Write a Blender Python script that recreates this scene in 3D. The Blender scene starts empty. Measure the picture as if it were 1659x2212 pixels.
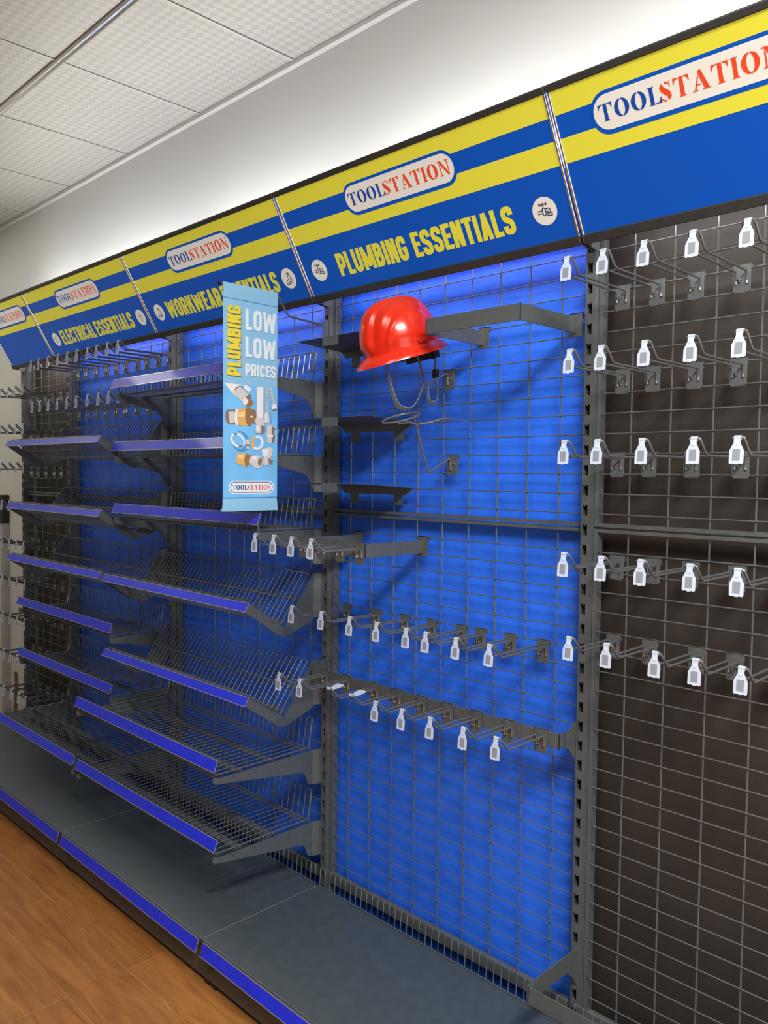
import bpy, math, random
from mathutils import Vector, Matrix
random.seed(7)
S = bpy.context.scene
COL = S.collection
PI = math.pi
ZB = 1.435            # height of the mid rail above the floor; z below is measured from that rail

# ------------------------------------------------------------------ camera, light, exposure
cam = bpy.data.objects.new('camera', bpy.data.cameras.new('camera'))
COL.objects.link(cam)
cam.matrix_world = Matrix(((0.70680, -0.04090, 0.70620, 1.9655),
                           (0.70730, 0.02520, -0.70640, -1.8089),
                           (0.01110, 0.99880, 0.04670, 0.1394 + ZB),
                           (0, 0, 0, 1)))
cam.data.sensor_fit = 'HORIZONTAL'
cam.data.sensor_width = 36.0
cam.data.lens = 36.0 * 1739.78 / 1659.0
cam.data.clip_start = 0.02
S.camera = cam
S.view_settings.view_transform = 'Standard'
S.view_settings.look = 'None'
S.view_settings.gamma = 1.0
S.view_settings.exposure = 0.0
W = bpy.data.worlds.new('world'); S.world = W; W.use_nodes = True
W.node_tree.nodes['Background'].inputs[0].default_value = (0.75, 0.85, 1.0, 1)
W.node_tree.nodes['Background'].inputs[1].default_value = 0.05

def area(name, loc, direction, sx, sy, power, color):
    l = bpy.data.lights.new(name, 'AREA'); l.shape = 'RECTANGLE'; l.size = sx; l.size_y = sy
    l.energy = power; l.color = color
    o = bpy.data.objects.new(name, l); COL.objects.link(o); o.location = loc
    o.rotation_euler = Vector(direction).to_track_quat('-Z', 'Y').to_euler()
    return o
# daylight through the glazing at the near end and behind the camera, and ceiling light panels
area('daylight_pane', (3.66, -1.55, 1.05), (-1, 0, 0), 1.9, 1.7, 26, (1.0, 0.99, 0.96))
area('daylight_pane', (2.75, -4.42, 1.25), (0, 1, 0), 1.5, 2.1, 7, (1.0, 0.99, 0.96))
PANELS = [(-3.2135, -1.157, 10), (1.1755, -2.0975, 22), (2.4295, -1.60, 180)]
for px, py, pw in PANELS:
    area('ceiling_panel_light', (px, py, 3.045), (0, 0, -1), 0.57, 1.18, pw, (1.0, 0.97, 0.90))

# ------------------------------------------------------------------ materials
def mat(name, base, rough=0.5, metal=0.0, spec=0.5, coat=0.0, emis=None, emis_s=0.0, noise=0.0, nscale=40.0, bump=0.0, bscale=200.0, bdist=0.002):
    m = bpy.data.materials.new(name); m.use_nodes = True
    nt = m.node_tree; b = nt.nodes['Principled BSDF']
    b.inputs['Base Color'].default_value = (*base, 1); b.inputs['Roughness'].default_value = rough
    b.inputs['Metallic'].default_value = metal; b.inputs['Specular IOR Level'].default_value = spec
    b.inputs['Coat Weight'].default_value = coat; b.inputs['Coat Roughness'].default_value = 0.08
    if emis:
        b.inputs['Emission Color'].default_value = (*emis, 1); b.inputs['Emission Strength'].default_value = emis_s
    tc = nt.nodes.new('ShaderNodeTexCoord')
    if noise > 0:
        n = nt.nodes.new('ShaderNodeTexNoise'); n.inputs['Scale'].default_value = nscale; n.inputs['Detail'].default_value = 4
        nt.links.new(tc.outputs['Object'], n.inputs['Vector'])
        r = nt.nodes.new('ShaderNodeMapRange'); r.inputs['From Min'].default_value = 0.3; r.inputs['From Max'].default_value = 0.7
        r.inputs['To Min'].default_value = 1 - noise; r.inputs['To Max'].default_value = 1 + noise
        nt.links.new(n.outputs['Fac'], r.inputs['Value'])
        mx = nt.nodes.new('ShaderNodeVectorMath'); mx.operation = 'SCALE'; mx.inputs[0].default_value = base
        nt.links.new(r.outputs['Result'], mx.inputs['Scale'])
        nt.links.new(mx.outputs['Vector'], b.inputs['Base Color'])
    if bump > 0:
        n = nt.nodes.new('ShaderNodeTexNoise'); n.inputs['Scale'].default_value = bscale; n.inputs['Detail'].default_value = 3
        nt.links.new(tc.outputs['Object'], n.inputs['Vector'])
        bp = nt.nodes.new('ShaderNodeBump'); bp.inputs['Strength'].default_value = bump; bp.inputs['Distance'].default_value = bdist
        nt.links.new(n.outputs['Fac'], bp.inputs['Height']); nt.links.new(bp.outputs['Normal'], b.inputs['Normal'])
    return m
M = {}
M['metal'] = mat('dark_grey_powder_coat', (0.070, 0.079, 0.085), 0.42, noise=0.08, nscale=60, bump=0.06, bscale=900)
M['deck'] = mat('charcoal_deck', (0.044, 0.058, 0.070), 0.38, noise=0.12, nscale=30, bump=0.05, bscale=700)
M['kick'] = mat('kick_plate_grey', (0.068, 0.066, 0.066), 0.5, noise=0.1, nscale=12)
M['wire'] = mat('grey_wire', (0.084, 0.092, 0.099), 0.28, spec=0.7)
M['prong'] = mat('prong_wire', (0.085, 0.092, 0.102), 0.26, spec=0.7)
M['zinc'] = mat('bare_zinc', (0.50, 0.50, 0.50), 0.36, metal=1.0)
M['chrome'] = mat('chrome', (0.80, 0.80, 0.80), 0.10, metal=1.0)
M['black'] = mat('black_gap', (0.008, 0.008, 0.009), 0.6)
M['trim'] = mat('black_sign_trim', (0.030, 0.031, 0.031), 0.45, noise=0.15, nscale=80)
M['blue'] = mat('blue_back_panel', (0.019, 0.140, 0.84), 0.50, spec=0.5, noise=0.05, nscale=3, bump=0.9, bscale=7, bdist=0.012)
M['brown'] = mat('dark_brown_back_panel', (0.022, 0.0175, 0.015), 0.6, noise=0.18, nscale=5)
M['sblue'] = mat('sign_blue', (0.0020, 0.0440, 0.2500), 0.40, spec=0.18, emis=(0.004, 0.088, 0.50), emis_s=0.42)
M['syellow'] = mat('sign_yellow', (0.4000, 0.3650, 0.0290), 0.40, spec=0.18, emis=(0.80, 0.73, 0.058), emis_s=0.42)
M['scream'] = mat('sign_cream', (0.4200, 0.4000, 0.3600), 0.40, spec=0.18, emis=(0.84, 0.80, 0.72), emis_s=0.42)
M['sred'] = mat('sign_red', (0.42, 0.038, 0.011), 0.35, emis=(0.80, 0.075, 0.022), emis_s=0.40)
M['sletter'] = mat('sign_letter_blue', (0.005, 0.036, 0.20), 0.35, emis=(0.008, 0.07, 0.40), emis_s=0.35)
M['sicon'] = mat('sign_icon_line', (0.02, 0.03, 0.12), 0.35)
M['led'] = mat('led_tube', (1, 1, 1), 0.4, emis=(1.0, 0.97, 0.88), emis_s=92.0)
M['gloww'] = mat('added_glow_white', (1, 1, 1), 0.4, emis=(1.0, 0.93, 0.86), emis_s=55.0)  # added glow strip of the two signs without wording
M['glowv'] = mat('added_glow_violet', (1, 1, 1), 0.4, emis=(1.0, 0.40, 0.85), emis_s=10.0)  # added glow strip; violet tint made up for a lilac glow on blue
M['strip'] = mat('blue_label_insert', (0.010, 0.026, 0.64), 0.42, spec=0.3, coat=0.25, noise=0.10, nscale=25)
M['holder'] = mat('clear_label_channel', (0.20, 0.20, 0.26), 0.25, coat=0.5)
M['wall'] = mat('white_wall_paint', (0.56, 0.565, 0.525), 0.75, noise=0.02, nscale=2, bump=0.04, bscale=300)
M['walldark'] = mat('grey_wall_paint', (0.10, 0.10, 0.10), 0.75, noise=0.02, nscale=2)
M['trimwhite'] = mat('white_ceiling_trim', (0.52, 0.52, 0.49), 0.5)
M['red'] = mat('glossy_red_helmet', (0.54, 0.020, 0.006), 0.20, spec=0.38, coat=0.12)
M['pad'] = mat('black_padding', (0.012, 0.012, 0.013), 0.8)
M['band'] = mat('grey_headband', (0.16, 0.16, 0.16), 0.6)
M['strap'] = mat('grey_webbing', (0.27, 0.33, 0.36), 0.75, bump=0.3, bscale=1500)
M['buckle'] = mat('black_buckle', (0.01, 0.01, 0.011), 0.3)
M['ban'] = mat('banner_pale_blue', (0.22, 0.47, 0.70), 0.6)
M['banphoto'] = mat('banner_photo_blue', (0.15, 0.45, 0.80), 0.6, noise=0.12, nscale=9)
M['banwhite'] = mat('banner_white', (0.66, 0.74, 0.80), 0.6)
M['banyel'] = mat('banner_yellow', (0.70, 0.58, 0.035), 0.6)
M['banshade'] = mat('banner_letter_edge', (0.10, 0.13, 0.12), 0.6)
M['bannavy'] = mat('banner_navy', (0.03, 0.045, 0.17), 0.6)
M['banred'] = mat('banner_red', (0.65, 0.03, 0.03), 0.6)
M['pipewhite'] = mat('printed_white_plastic', (0.70, 0.71, 0.74), 0.6)
M['pchrome'] = mat('printed_chrome', (0.55, 0.53, 0.53), 0.6)
M['pchromed'] = mat('printed_dark_chrome', (0.19, 0.15, 0.14), 0.6)
M['pbrass'] = mat('printed_brass', (0.62, 0.38, 0.12), 0.6)
M['pbrassl'] = mat('printed_light_brass', (0.74, 0.55, 0.28), 0.6)
M['pbrassd'] = mat('printed_dark_brass', (0.28, 0.14, 0.05), 0.6)
M['pring'] = mat('printed_shadow_blue', (0.06, 0.25, 0.58), 0.6)
M['grey'] = mat('grey_conduit', (0.30, 0.30, 0.29), 0.5)
M['card'] = mat('brown_card', (0.16, 0.10, 0.05), 0.8, noise=0.2, nscale=30)
M['panel'] = mat('light_diffuser', (1, 1, 1), 0.5, emis=(1.0, 0.95, 0.86), emis_s=3.0)

def frosted(name, alpha, colr):
    m = bpy.data.materials.new(name); m.use_nodes = True; nt = m.node_tree; nt.nodes.clear()
    o = nt.nodes.new('ShaderNodeOutputMaterial'); mix = nt.nodes.new('ShaderNodeMixShader'); mix.inputs[0].default_value = alpha
    tr = nt.nodes.new('ShaderNodeBsdfTransparent'); b = nt.nodes.new('ShaderNodeBsdfPrincipled')
    b.inputs['Base Color'].default_value = (*colr, 1); b.inputs['Roughness'].default_value = 0.35
    nt.links.new(tr.outputs[0], mix.inputs[1]); nt.links.new(b.outputs[0], mix.inputs[2]); nt.links.new(mix.outputs[0], o.inputs[0])
    return m
M['tag'] = frosted('frosted_clear_plastic', 0.50, (0.66, 0.76, 0.92))
M['tagwin'] = frosted('clear_tag_window', 0.70, (0.26, 0.29, 0.34))

def wood():
    m = bpy.data.materials.new('wood_laminate'); m.use_nodes = True; nt = m.node_tree; b = nt.nodes['Principled BSDF']
    L = nt.links.new
    tc = nt.nodes.new('ShaderNodeTexCoord')
    br = nt.nodes.new('ShaderNodeTexBrick'); br.inputs['Scale'].default_value = 1.0
    br.inputs['Brick Width'].default_value = 1.2; br.inputs['Row Height'].default_value = 0.19
    br.inputs['Mortar Size'].default_value = 0.0012; br.inputs['Mortar Smooth'].default_value = 0.3
    br.inputs['Color1'].default_value = (0.44, 0.195, 0.058, 1); br.inputs['Color2'].default_value = (0.34, 0.142, 0.040, 1)
    br.inputs['Mortar'].default_value = (0.50, 0.26, 0.10, 1); br.inputs['Bias'].default_value = 0.1
    mp = nt.nodes.new('ShaderNodeMapping'); mp.inputs['Location'].default_value = (0.35, 0.05, 0)
    L(tc.outputs['Object'], mp.inputs['Vector']); L(mp.outputs['Vector'], br.inputs['Vector'])
    m2 = nt.nodes.new('ShaderNodeMapping'); m2.inputs['Scale'].default_value = (1.1, 9, 1)
    L(tc.outputs['Object'], m2.inputs['Vector'])
    n = nt.nodes.new('ShaderNodeTexNoise'); n.inputs['Scale'].default_value = 3.2; n.inputs['Detail'].default_value = 12; n.inputs['Roughness'].default_value = 0.66; n.inputs['Distortion'].default_value = 0.9
    L(m2.outputs['Vector'], n.inputs['Vector'])
    cr = nt.nodes.new('ShaderNodeValToRGB'); cr.color_ramp.elements[0].position = 0.33; cr.color_ramp.elements[0].color = (0.62, 0.54, 0.47, 1)
    cr.color_ramp.elements[1].position = 0.66; cr.color_ramp.elements[1].color = (1.08, 1.06, 1.04, 1)
    L(n.outputs['Fac'], cr.inputs['Fac'])
    mx = nt.nodes.new('ShaderNodeMix'); mx.data_type = 'RGBA'; mx.blend_type = 'MULTIPLY'; mx.inputs[0].default_value = 1.0
    L(br.outputs['Color'], mx.inputs[6]); L(cr.outputs['Color'], mx.inputs[7]); L(mx.outputs[2], b.inputs['Base Color'])
    b.inputs['Roughness'].default_value = 0.38
    return m
M['wood'] = wood()

def ceil_mat():
    m = bpy.data.materials.new('patterned_ceiling_tile'); m.use_nodes = True; nt = m.node_tree; b = nt.nodes['Principled BSDF']
    L = nt.links.new
    tc = nt.nodes.new('ShaderNodeTexCoord'); mp = nt.nodes.new('ShaderNodeMapping')
    mp.inputs['Scale'].default_value = (1 / 0.025, 1 / 0.025, 1); mp.inputs['Rotation'].default_value = (0, 0, math.radians(45))
    ck = nt.nodes.new('ShaderNodeTexChecker'); ck.inputs['Scale'].default_value = 1.0
    ck.inputs['Color1'].default_value = (0.435, 0.435, 0.395, 1); ck.inputs['Color2'].default_value = (0.36, 0.36, 0.322, 1)
    L(tc.outputs['Object'], mp.inputs['Vector']); L(mp.outputs['Vector'], ck.inputs['Vector'])
    n = nt.nodes.new('ShaderNodeTexNoise'); n.inputs['Scale'].default_value = 45; n.inputs['Detail'].default_value = 3
    L(tc.outputs['Object'], n.inputs['Vector'])
    sp = nt.nodes.new('ShaderNodeMapRange'); sp.inputs['From Min'].default_value = 0.22; sp.inputs['From Max'].default_value = 0.27
    sp.inputs['To Min'].default_value = 0.75; sp.inputs['To Max'].default_value = 1.0
    L(n.outputs['Fac'], sp.inputs['Value'])
    mx = nt.nodes.new('ShaderNodeVectorMath'); mx.operation = 'SCALE'
    L(ck.outputs['Color'], mx.inputs[0]); L(sp.outputs['Result'], mx.inputs['Scale']); L(mx.outputs['Vector'], b.inputs['Base Color'])
    b.inputs['Roughness'].default_value = 0.45
    bp = nt.nodes.new('ShaderNodeBump'); bp.inputs['Strength'].default_value = 0.15; bp.inputs['Distance'].default_value = 0.002
    L(ck.outputs['Fac'], bp.inputs['Height']); L(bp.outputs['Normal'], b.inputs['Normal'])
    return m
M['ceil'] = ceil_mat()

# ------------------------------------------------------------------ mesh helpers
class MB:
    def __init__(s): s.v = []; s.f = []
    def add(s, vs, fs):
        o = len(s.v); s.v += [tuple(p) for p in vs]; s.f += [tuple(i + o for i in f) for f in fs]; return s
    def box(s, x0, x1, y0, y1, z0, z1):
        vs = [(x, y, z) for x in (x0, x1) for y in (y0, y1) for z in (z0, z1)]
        return s.add(vs, [(0, 1, 3, 2), (4, 6, 7, 5), (0, 4, 5, 1), (2, 3, 7, 6), (0, 2, 6, 4), (1, 5, 7, 3)])
    def tube(s, pts, r, n=6, closed=False):
        pts = [Vector(p) for p in pts]
        if closed: seq = [pts[-1]] + pts + [pts[0]]
        else: seq = [pts[0] * 2 - pts[1]] + pts + [pts[-1] * 2 - pts[-2]]
        ref = None; rings = []
        for i in range(1, len(seq) - 1):
            a = (seq[i] - seq[i - 1]).normalized(); b = (seq[i + 1] - seq[i]).normalized()
            t = (a + b)
            t = t.normalized() if t.length > 1e-6 else a
            if ref is None:
                ref = Vector((0, 0, 1)) if abs(t.z) < 0.9 else Vector((1, 0, 0))
            u = ref - t * ref.dot(t)
            if u.length < 1e-4: u = Vector((1, 0, 0)) - t * t.x
            u.normalize(); ref = u; w = t.cross(u)
            k = 1.0 / max(0.5, math.cos(a.angle(b, 0) / 2))
            m = (b - a); m = m.normalized() if m.length > 1e-5 else None
            ring = []
            for j in range(n):
                d = u * math.cos(2 * PI * j / n) + w * math.sin(2 * PI * j / n)
                if m is not None: d = d + m * d.dot(m) * (k - 1)
                ring.append(seq[i] + d * r)
            rings.append(ring)
        vs = [p for g in rings for p in g]; fs = []
        N = len(rings)
        for i in range(N if closed else N - 1):
            for j in range(n):
                i2 = (i + 1) % N
                fs.append((i * n + j, i * n + (j + 1) % n, i2 * n + (j + 1) % n, i2 * n + j))
        if not closed:
            fs.append(tuple(range(n - 1, -1, -1))); fs.append(tuple((N - 1) * n + j for j in range(n)))
        return s.add(vs, fs)
    def prism(s, poly, axis, a, b):
        """poly: 2D outline in the plane normal to axis, (y,z) for x, (x,z) for y, (x,y) for z"""
        def P(p, c): return (c, p[0], p[1]) if axis == 'x' else (p[0], c, p[1]) if axis == 'y' else (p[0], p[1], c)
        n = len(poly); vs = [P(p, a) for p in poly] + [P(p, b) for p in poly]
        fs = [tuple(range(n - 1, -1, -1)), tuple(range(n, 2 * n))] + [(i, (i + 1) % n, n + (i + 1) % n, n + i) for i in range(n)]
        return s.add(vs, fs)
    def bandx(s, path, x0, x1, th):
        """a strip of sheet metal: path of (y,z), running from x0 to x1, thickness th"""
        for (a, b) in zip(path[:-1], path[1:]):
            d = Vector((b[0] - a[0], b[1] - a[1])); nrm = Vector((-d.y, d.x)).normalized() * th / 2
            s.prism([(a[0] + nrm.x, a[1] + nrm.y), (b[0] + nrm.x, b[1] + nrm.y), (b[0] - nrm.x, b[1] - nrm.y), (a[0] - nrm.x, a[1] - nrm.y)], 'x', x0, x1)
        return s
    def bandz(s, path, z0, z1, th):
        """a flat bar on edge: path of (x,y)"""
        for (a, b) in zip(path[:-1], path[1:]):
            d = Vector((b[0] - a[0], b[1] - a[1])).normalized(); nrm = Vector((-d.y, d.x)) * th / 2; e = d * th / 2
            s.prism([(a[0] + nrm.x - e.x, a[1] + nrm.y - e.y), (b[0] + nrm.x + e.x, b[1] + nrm.y + e.y), (b[0] - nrm.x + e.x, b[1] - nrm.y + e.y), (a[0] - nrm.x - e.x, a[1] - nrm.y - e.y)], 'z', z0, z1)
        return s
    def disc(s, c, r, axis='y', n=32, th=0.0):
        pts = [(c[0] + r * math.cos(2 * PI * i / n), c[1] + r * math.sin(2 * PI * i / n)) for i in range(n)]
        return pts
    def flat(s, poly, y):   # an outline printed in the x-z plane facing -y
        n = len(poly)
        ar = sum(poly[i][0] * poly[(i + 1) % n][1] - poly[(i + 1) % n][0] * poly[i][1] for i in range(n))
        if ar < 0: poly = poly[::-1]
        s.k = (getattr(s, 'k', -1) + 1) % 9; y -= s.k * 4e-5      # overlapping strokes lie a hair apart
        return s.add([(p[0], y, p[1]) for p in poly], [tuple(range(n))])
    def build(s, name, material, parent=None, smooth=True, bevel=0.0):
        me = bpy.data.meshes.new(name); me.from_pydata([tuple(v) for v in s.v], [], s.f); me.update()
        me.materials.append(material)
        if smooth:
            me.polygons.foreach_set('use_smooth', [True] * len(me.polygons))
            me.set_sharp_from_angle(angle=math.radians(38))
        o = bpy.data.objects.new(name, me); COL.objects.link(o)
        if parent: o.parent = parent
        if bevel > 0:
            bm = o.modifiers.new('bevel', 'BEVEL'); bm.width = bevel; bm.segments = 2; bm.limit_method = 'ANGLE'
        return o

def tag(o, label, cat, group=None, kind=None):
    if label: o['label'] = label
    if cat: o['category'] = cat
    if group: o['group'] = group
    if kind: o['kind'] = kind
    return o
def thing(name, label, cat, loc=(0, 0, 0), rot=(0, 0, 0), group=None):
    o = bpy.data.objects.new(name, None); COL.objects.link(o); o.empty_display_size = 0.05
    o.location = (loc[0], loc[1], loc[2] + ZB); o.rotation_euler = rot
    return tag(o, label, cat, group)
def dup(root, loc, label, group=None):
    r = root.copy(); COL.objects.link(r); r.location = (loc[0], loc[1], loc[2] + ZB)
    r['label'] = label
    if group: r['group'] = group
    for ch in list(root.children):
        c = ch.copy(); COL.objects.link(c); c.parent = r
        for g in list(ch.children):
            d = g.copy(); COL.objects.link(d); d.parent = c
    return r
def struct(o, label, cat):
    return tag(o, label, cat, None, 'structure')

# ------------------------------------------------------------------ room shell
XL, XR, YF, YB, ZC = -3.75, 3.75, -4.5, 0.08, 1.635
FL = -ZB
def room(name, label, cat, m, *bx):
    o = MB().box(*bx).build(name, m, None, smooth=False); o.location.z = ZB; return struct(o, label, cat)
room('floor', 'orange-brown wood laminate floor', 'floor', M['wood'], XL, XR, YF, YB, FL - .05, FL)
room('wall_back', 'white wall behind and above the shelving', 'wall', M['wall'], XL, XR, YB, YB + .1, FL - .05, ZC + .12)
room('wall_left', 'white side wall beyond the far end of the shelving', 'wall', M['wall'], XL - .1, XL, YF, YB + .1, FL - .05, ZC + .12)
w = MB()       # near end wall with a glazed opening
w.box(XR, XR + .1, YF, -2.45, FL - .05, ZC + .12).box(XR, XR + .1, -.65, YB + .1, FL - .05, ZC + .12).box(XR, XR + .1, -2.45, -.65, FL - .05, FL + .15).box(XR, XR + .1, -2.45, -.65, FL + 2.15, ZC + .12)
o = w.build('wall_right', M['walldark'], None, smooth=False); o.location.z = ZB; struct(o, 'grey wall at the near end of the shop with a glazed opening', 'wall')
w = MB()       # shop front wall with an opening for the glazing
w.box(XL, 1.95, YF - .1, YF, FL - .05, ZC + .12).box(1.95, XR, YF - .1, YF, FL - .05, FL + .15).box(1.95, XR, YF - .1, YF, FL + 2.35, ZC + .12).box(3.55, XR, YF - .1, YF, FL + .15, FL + 2.35)
o = w.build('wall_front', M['walldark'], None, smooth=False); o.location.z = ZB; struct(o, 'grey shop front wall around the glazing', 'wall')
w = MB()
for y in (-2.45, -1.575, -.70): w.box(XR - .02, XR + .06, y, y + .05, FL + .15, FL + 2.15)
w.box(XR - .02, XR + .06, -2.45, -.65, FL + .15, FL + .21).box(XR - .02, XR + .06, -2.45, -.65, FL + 2.09, FL + 2.15)
o = w.build('window_1', M['metal'], None, smooth=False); o.location.z = ZB; struct(o, 'dark framed glazing in the near end wall', 'window')
w = MB()
for x in (1.95, 2.725, 3.50): w.box(x, x + .05, YF - .06, YF + .02, FL + .15, FL + 2.35)
w.box(1.95, 3.55, YF - .06, YF + .02, FL + .15, FL + .21).box(1.95, 3.55, YF - .06, YF + .02, FL + 2.29, FL + 2.35)
o = w.build('window_2', M['metal'], None, smooth=False); o.location.z = ZB; struct(o, 'dark framed shop front glazing', 'window')
# ceiling tiles: joints run across at measured spacing, one chrome rail runs along
room('ceiling', 'suspended ceiling of pale tiles with a woven pattern', 'ceiling', M['ceil'], XL, XR, YF, YB, ZC, ZC + .1)
tb = MB()
xs = [-0.392 - 0.627 * k for k in range(0, 6)] + [-0.392 + 0.627 * k for k in range(1, 9)]
for x in xs: tb.box(x - .0035, x + .0035, YF, YB, ZC - .0035, ZC)
for k in range(1, 6): tb.box(XL, XR, -0.53 - 0.627 * k - .011, -0.53 - 0.627 * k + .011, ZC - .004, ZC)
o = tb.build('trim_1', M['trimwhite'], None, smooth=False); o.location.z = ZB; struct(o, 'thin pale joint bars between ceiling tiles', 'trim')
tb = MB()
for x in xs: tb.box(x + .0035, x + .0065, YF, YB, ZC - .0012, ZC)  # a thin dark strip along one side of each joint bar
o = tb.build('trim_2', M['metal'], None, smooth=False); o.location.z = ZB; struct(o, 'thin dark strips beside the ceiling joint bars', 'trim')
tb = MB()
tb.prism([(-.545, ZC), (-.545, ZC - .006), (-.5385, ZC - .009), (-.5345, ZC - .003), (-.5255, ZC - .003), (-.5215, ZC - .009), (-.515, ZC - .006), (-.515, ZC)], 'x', XL, XR)
o = tb.build('trim_3', M['chrome'], None); o.location.z = ZB; struct(o, 'shiny metal rail running along the ceiling', 'trim')
o = MB().box(XL, XR, YB - .022, YB, ZC - .020, ZC).build('trim_4', M['trimwhite'], None, smooth=False, bevel=.003); o.location.z = ZB
struct(o, 'white angle trim where ceiling meets wall', 'trim')
for i, (px, py, pw) in enumerate(PANELS):
    t = thing('ceiling_light', ['square ceiling light panel nearest the far wall', 'square ceiling light panel in the middle of the row', 'square ceiling light panel nearest the near wall'][i], 'ceiling light', (px, py, ZC))
    MB().box(-.31, .31, -.62, .62, -.012, 0).build('light_frame', M['trimwhite'], t)
    MB().box(-.29, .29, -.60, .60, -.014, -.011).build('diffuser', M['panel'], t)

# ------------------------------------------------------------------ shelving bays
PX = [-2.719, -2.117, -1.105, -0.097, 0.897, 1.515]          # slotted posts
BAYS = ['far narrow bay of dark mesh', 'shelf bay beside the far narrow bay', 'shelf bay behind the hanging banner', 'open blue bay with the red helmet', 'near bay of dark mesh']
POSTN = ['post at the far end of the run', 'post between the far dark bay and the first shelf bay', 'post between the two shelf bays', 'post left of the red helmet', 'post between blue bay and near dark bay', 'post at the near end of the run']
def slotted_post(cx, i):
    t = thing('slotted_upright', 'dark grey slotted steel ' + POSTN[i], 'upright post', (cx, 0, FL))
    h = .95 - FL; m = MB()
    m.box(-.013, .0 - .009, -.025, -.023, 0, h).box(.0045, .013, -.025, -.023, 0, h)
    zs = []; z = .005 - .05 * 27
    while z < .93: zs.append(z - FL); z += .05
    prev = 0.0
    for z in zs:
        m.box(-.009, .0045, -.025, -.0232, prev, z - .0135); prev = z + .0135
        m.box(-.004, -.001, -.0249, -.0233, z - .0135, z - .0105).box(-.004, -.001, -.0249, -.0233, z + .0105, z + .0135)
    m.box(-.009, .0045, -.025, -.0232, prev, h)
    m.box(-.013, -.0112, -.023, .028, 0, h).box(.0112, .013, -.023, .028, 0, h).box(-.0112, .0112, .026, .028, 0, h)
    m.build('post', M['metal'], t, smooth=False)
    MB().box(-.013, .013, -.025, .028, h, h + .003).build('end_cap', M['black'], t, smooth=False)
    MB().box(-.013, .013, -.03, .028, 0, .006).build('foot_plate', M['metal'], t, smooth=False)
for i, cx in enumerate(PX): slotted_post(cx, i)

def wire_xs(b):
    if b == 3: return [.1 * k for k in range(9)]
    if b == 4: return [1.0 + .1 * k for k in range(5)]
    if b == 0: return [PX[0] + .105 + .1 * k for k in range(5)]
    return [PX[b] + .1 + .1 * k for k in range(9)]
def mesh_panel(b, upper):
    x0, x1 = PX[b] + .0145, PX[b + 1] - .0145
    cx = (x0 + x1) / 2
    z0, z1 = (.0140, .935) if upper else (-1.270, .0090)
    t = thing('mesh_panel', ('upper' if upper else 'lower') + ' framed wire mesh panel of the ' + BAYS[b], 'mesh panel', (cx, 0, z0))
    f = MB(); a, c = x0 - cx, x1 - cx; H = z1 - z0
    bot = .0088 if upper else .032
    for (p, q) in ((a, a + .0095), (c - .0095, c)): f.box(p, q, -.008, .018, 0, H)
    f.box(a + .0095, c - .0095, -.008, .012, 0, bot).box(a + .0095, c - .0095, -.008, .012, H - .0088, H)
    f.build('frame', M['metal'], t, smooth=False)
    g = MB()
    for x in wire_xs(b): g.tube([(x - cx, .0022, bot * .5), (x - cx, .0022, H - .004)], .0021, 6)
    zs = [.046 + .05 * k for k in range(18)] if upper else [-.05 * k for k in range(1, 25)]
    for z in zs: g.tube([(a - .0, -.0018, z - z0), (c, -.0018, z - z0)], .0017, 6)
    g.build('wire_grid', M['wire'], t)
    s = MB()
    for zz in ((.19, .72) if upper else (.13, 1.0)):
        s.tube([(a + .015, -.0115, zz), (a + .015, -.006, zz)], .0026, 8)
    s.build('fixing_screw', M['zinc'], t)
for b in range(5):
    mesh_panel(b, True); mesh_panel(b, False)
    brown = b in (0, 4)
    x0, x1 = PX[b] - (.10 if b == 0 else -.0005), PX[b + 1] + (.012 if b == 4 else -.0005)
    t = tag(MB().box(x0, x1, .052 if brown else .032, .058 if brown else .038, FL, .94).build('back_panel', M['brown' if brown else 'blue'], None, smooth=False),
            ('dark brown' if brown else 'blue') + ' back panel behind the mesh of the ' + BAYS[b], 'back panel')
    t.location.z = ZB

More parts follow.
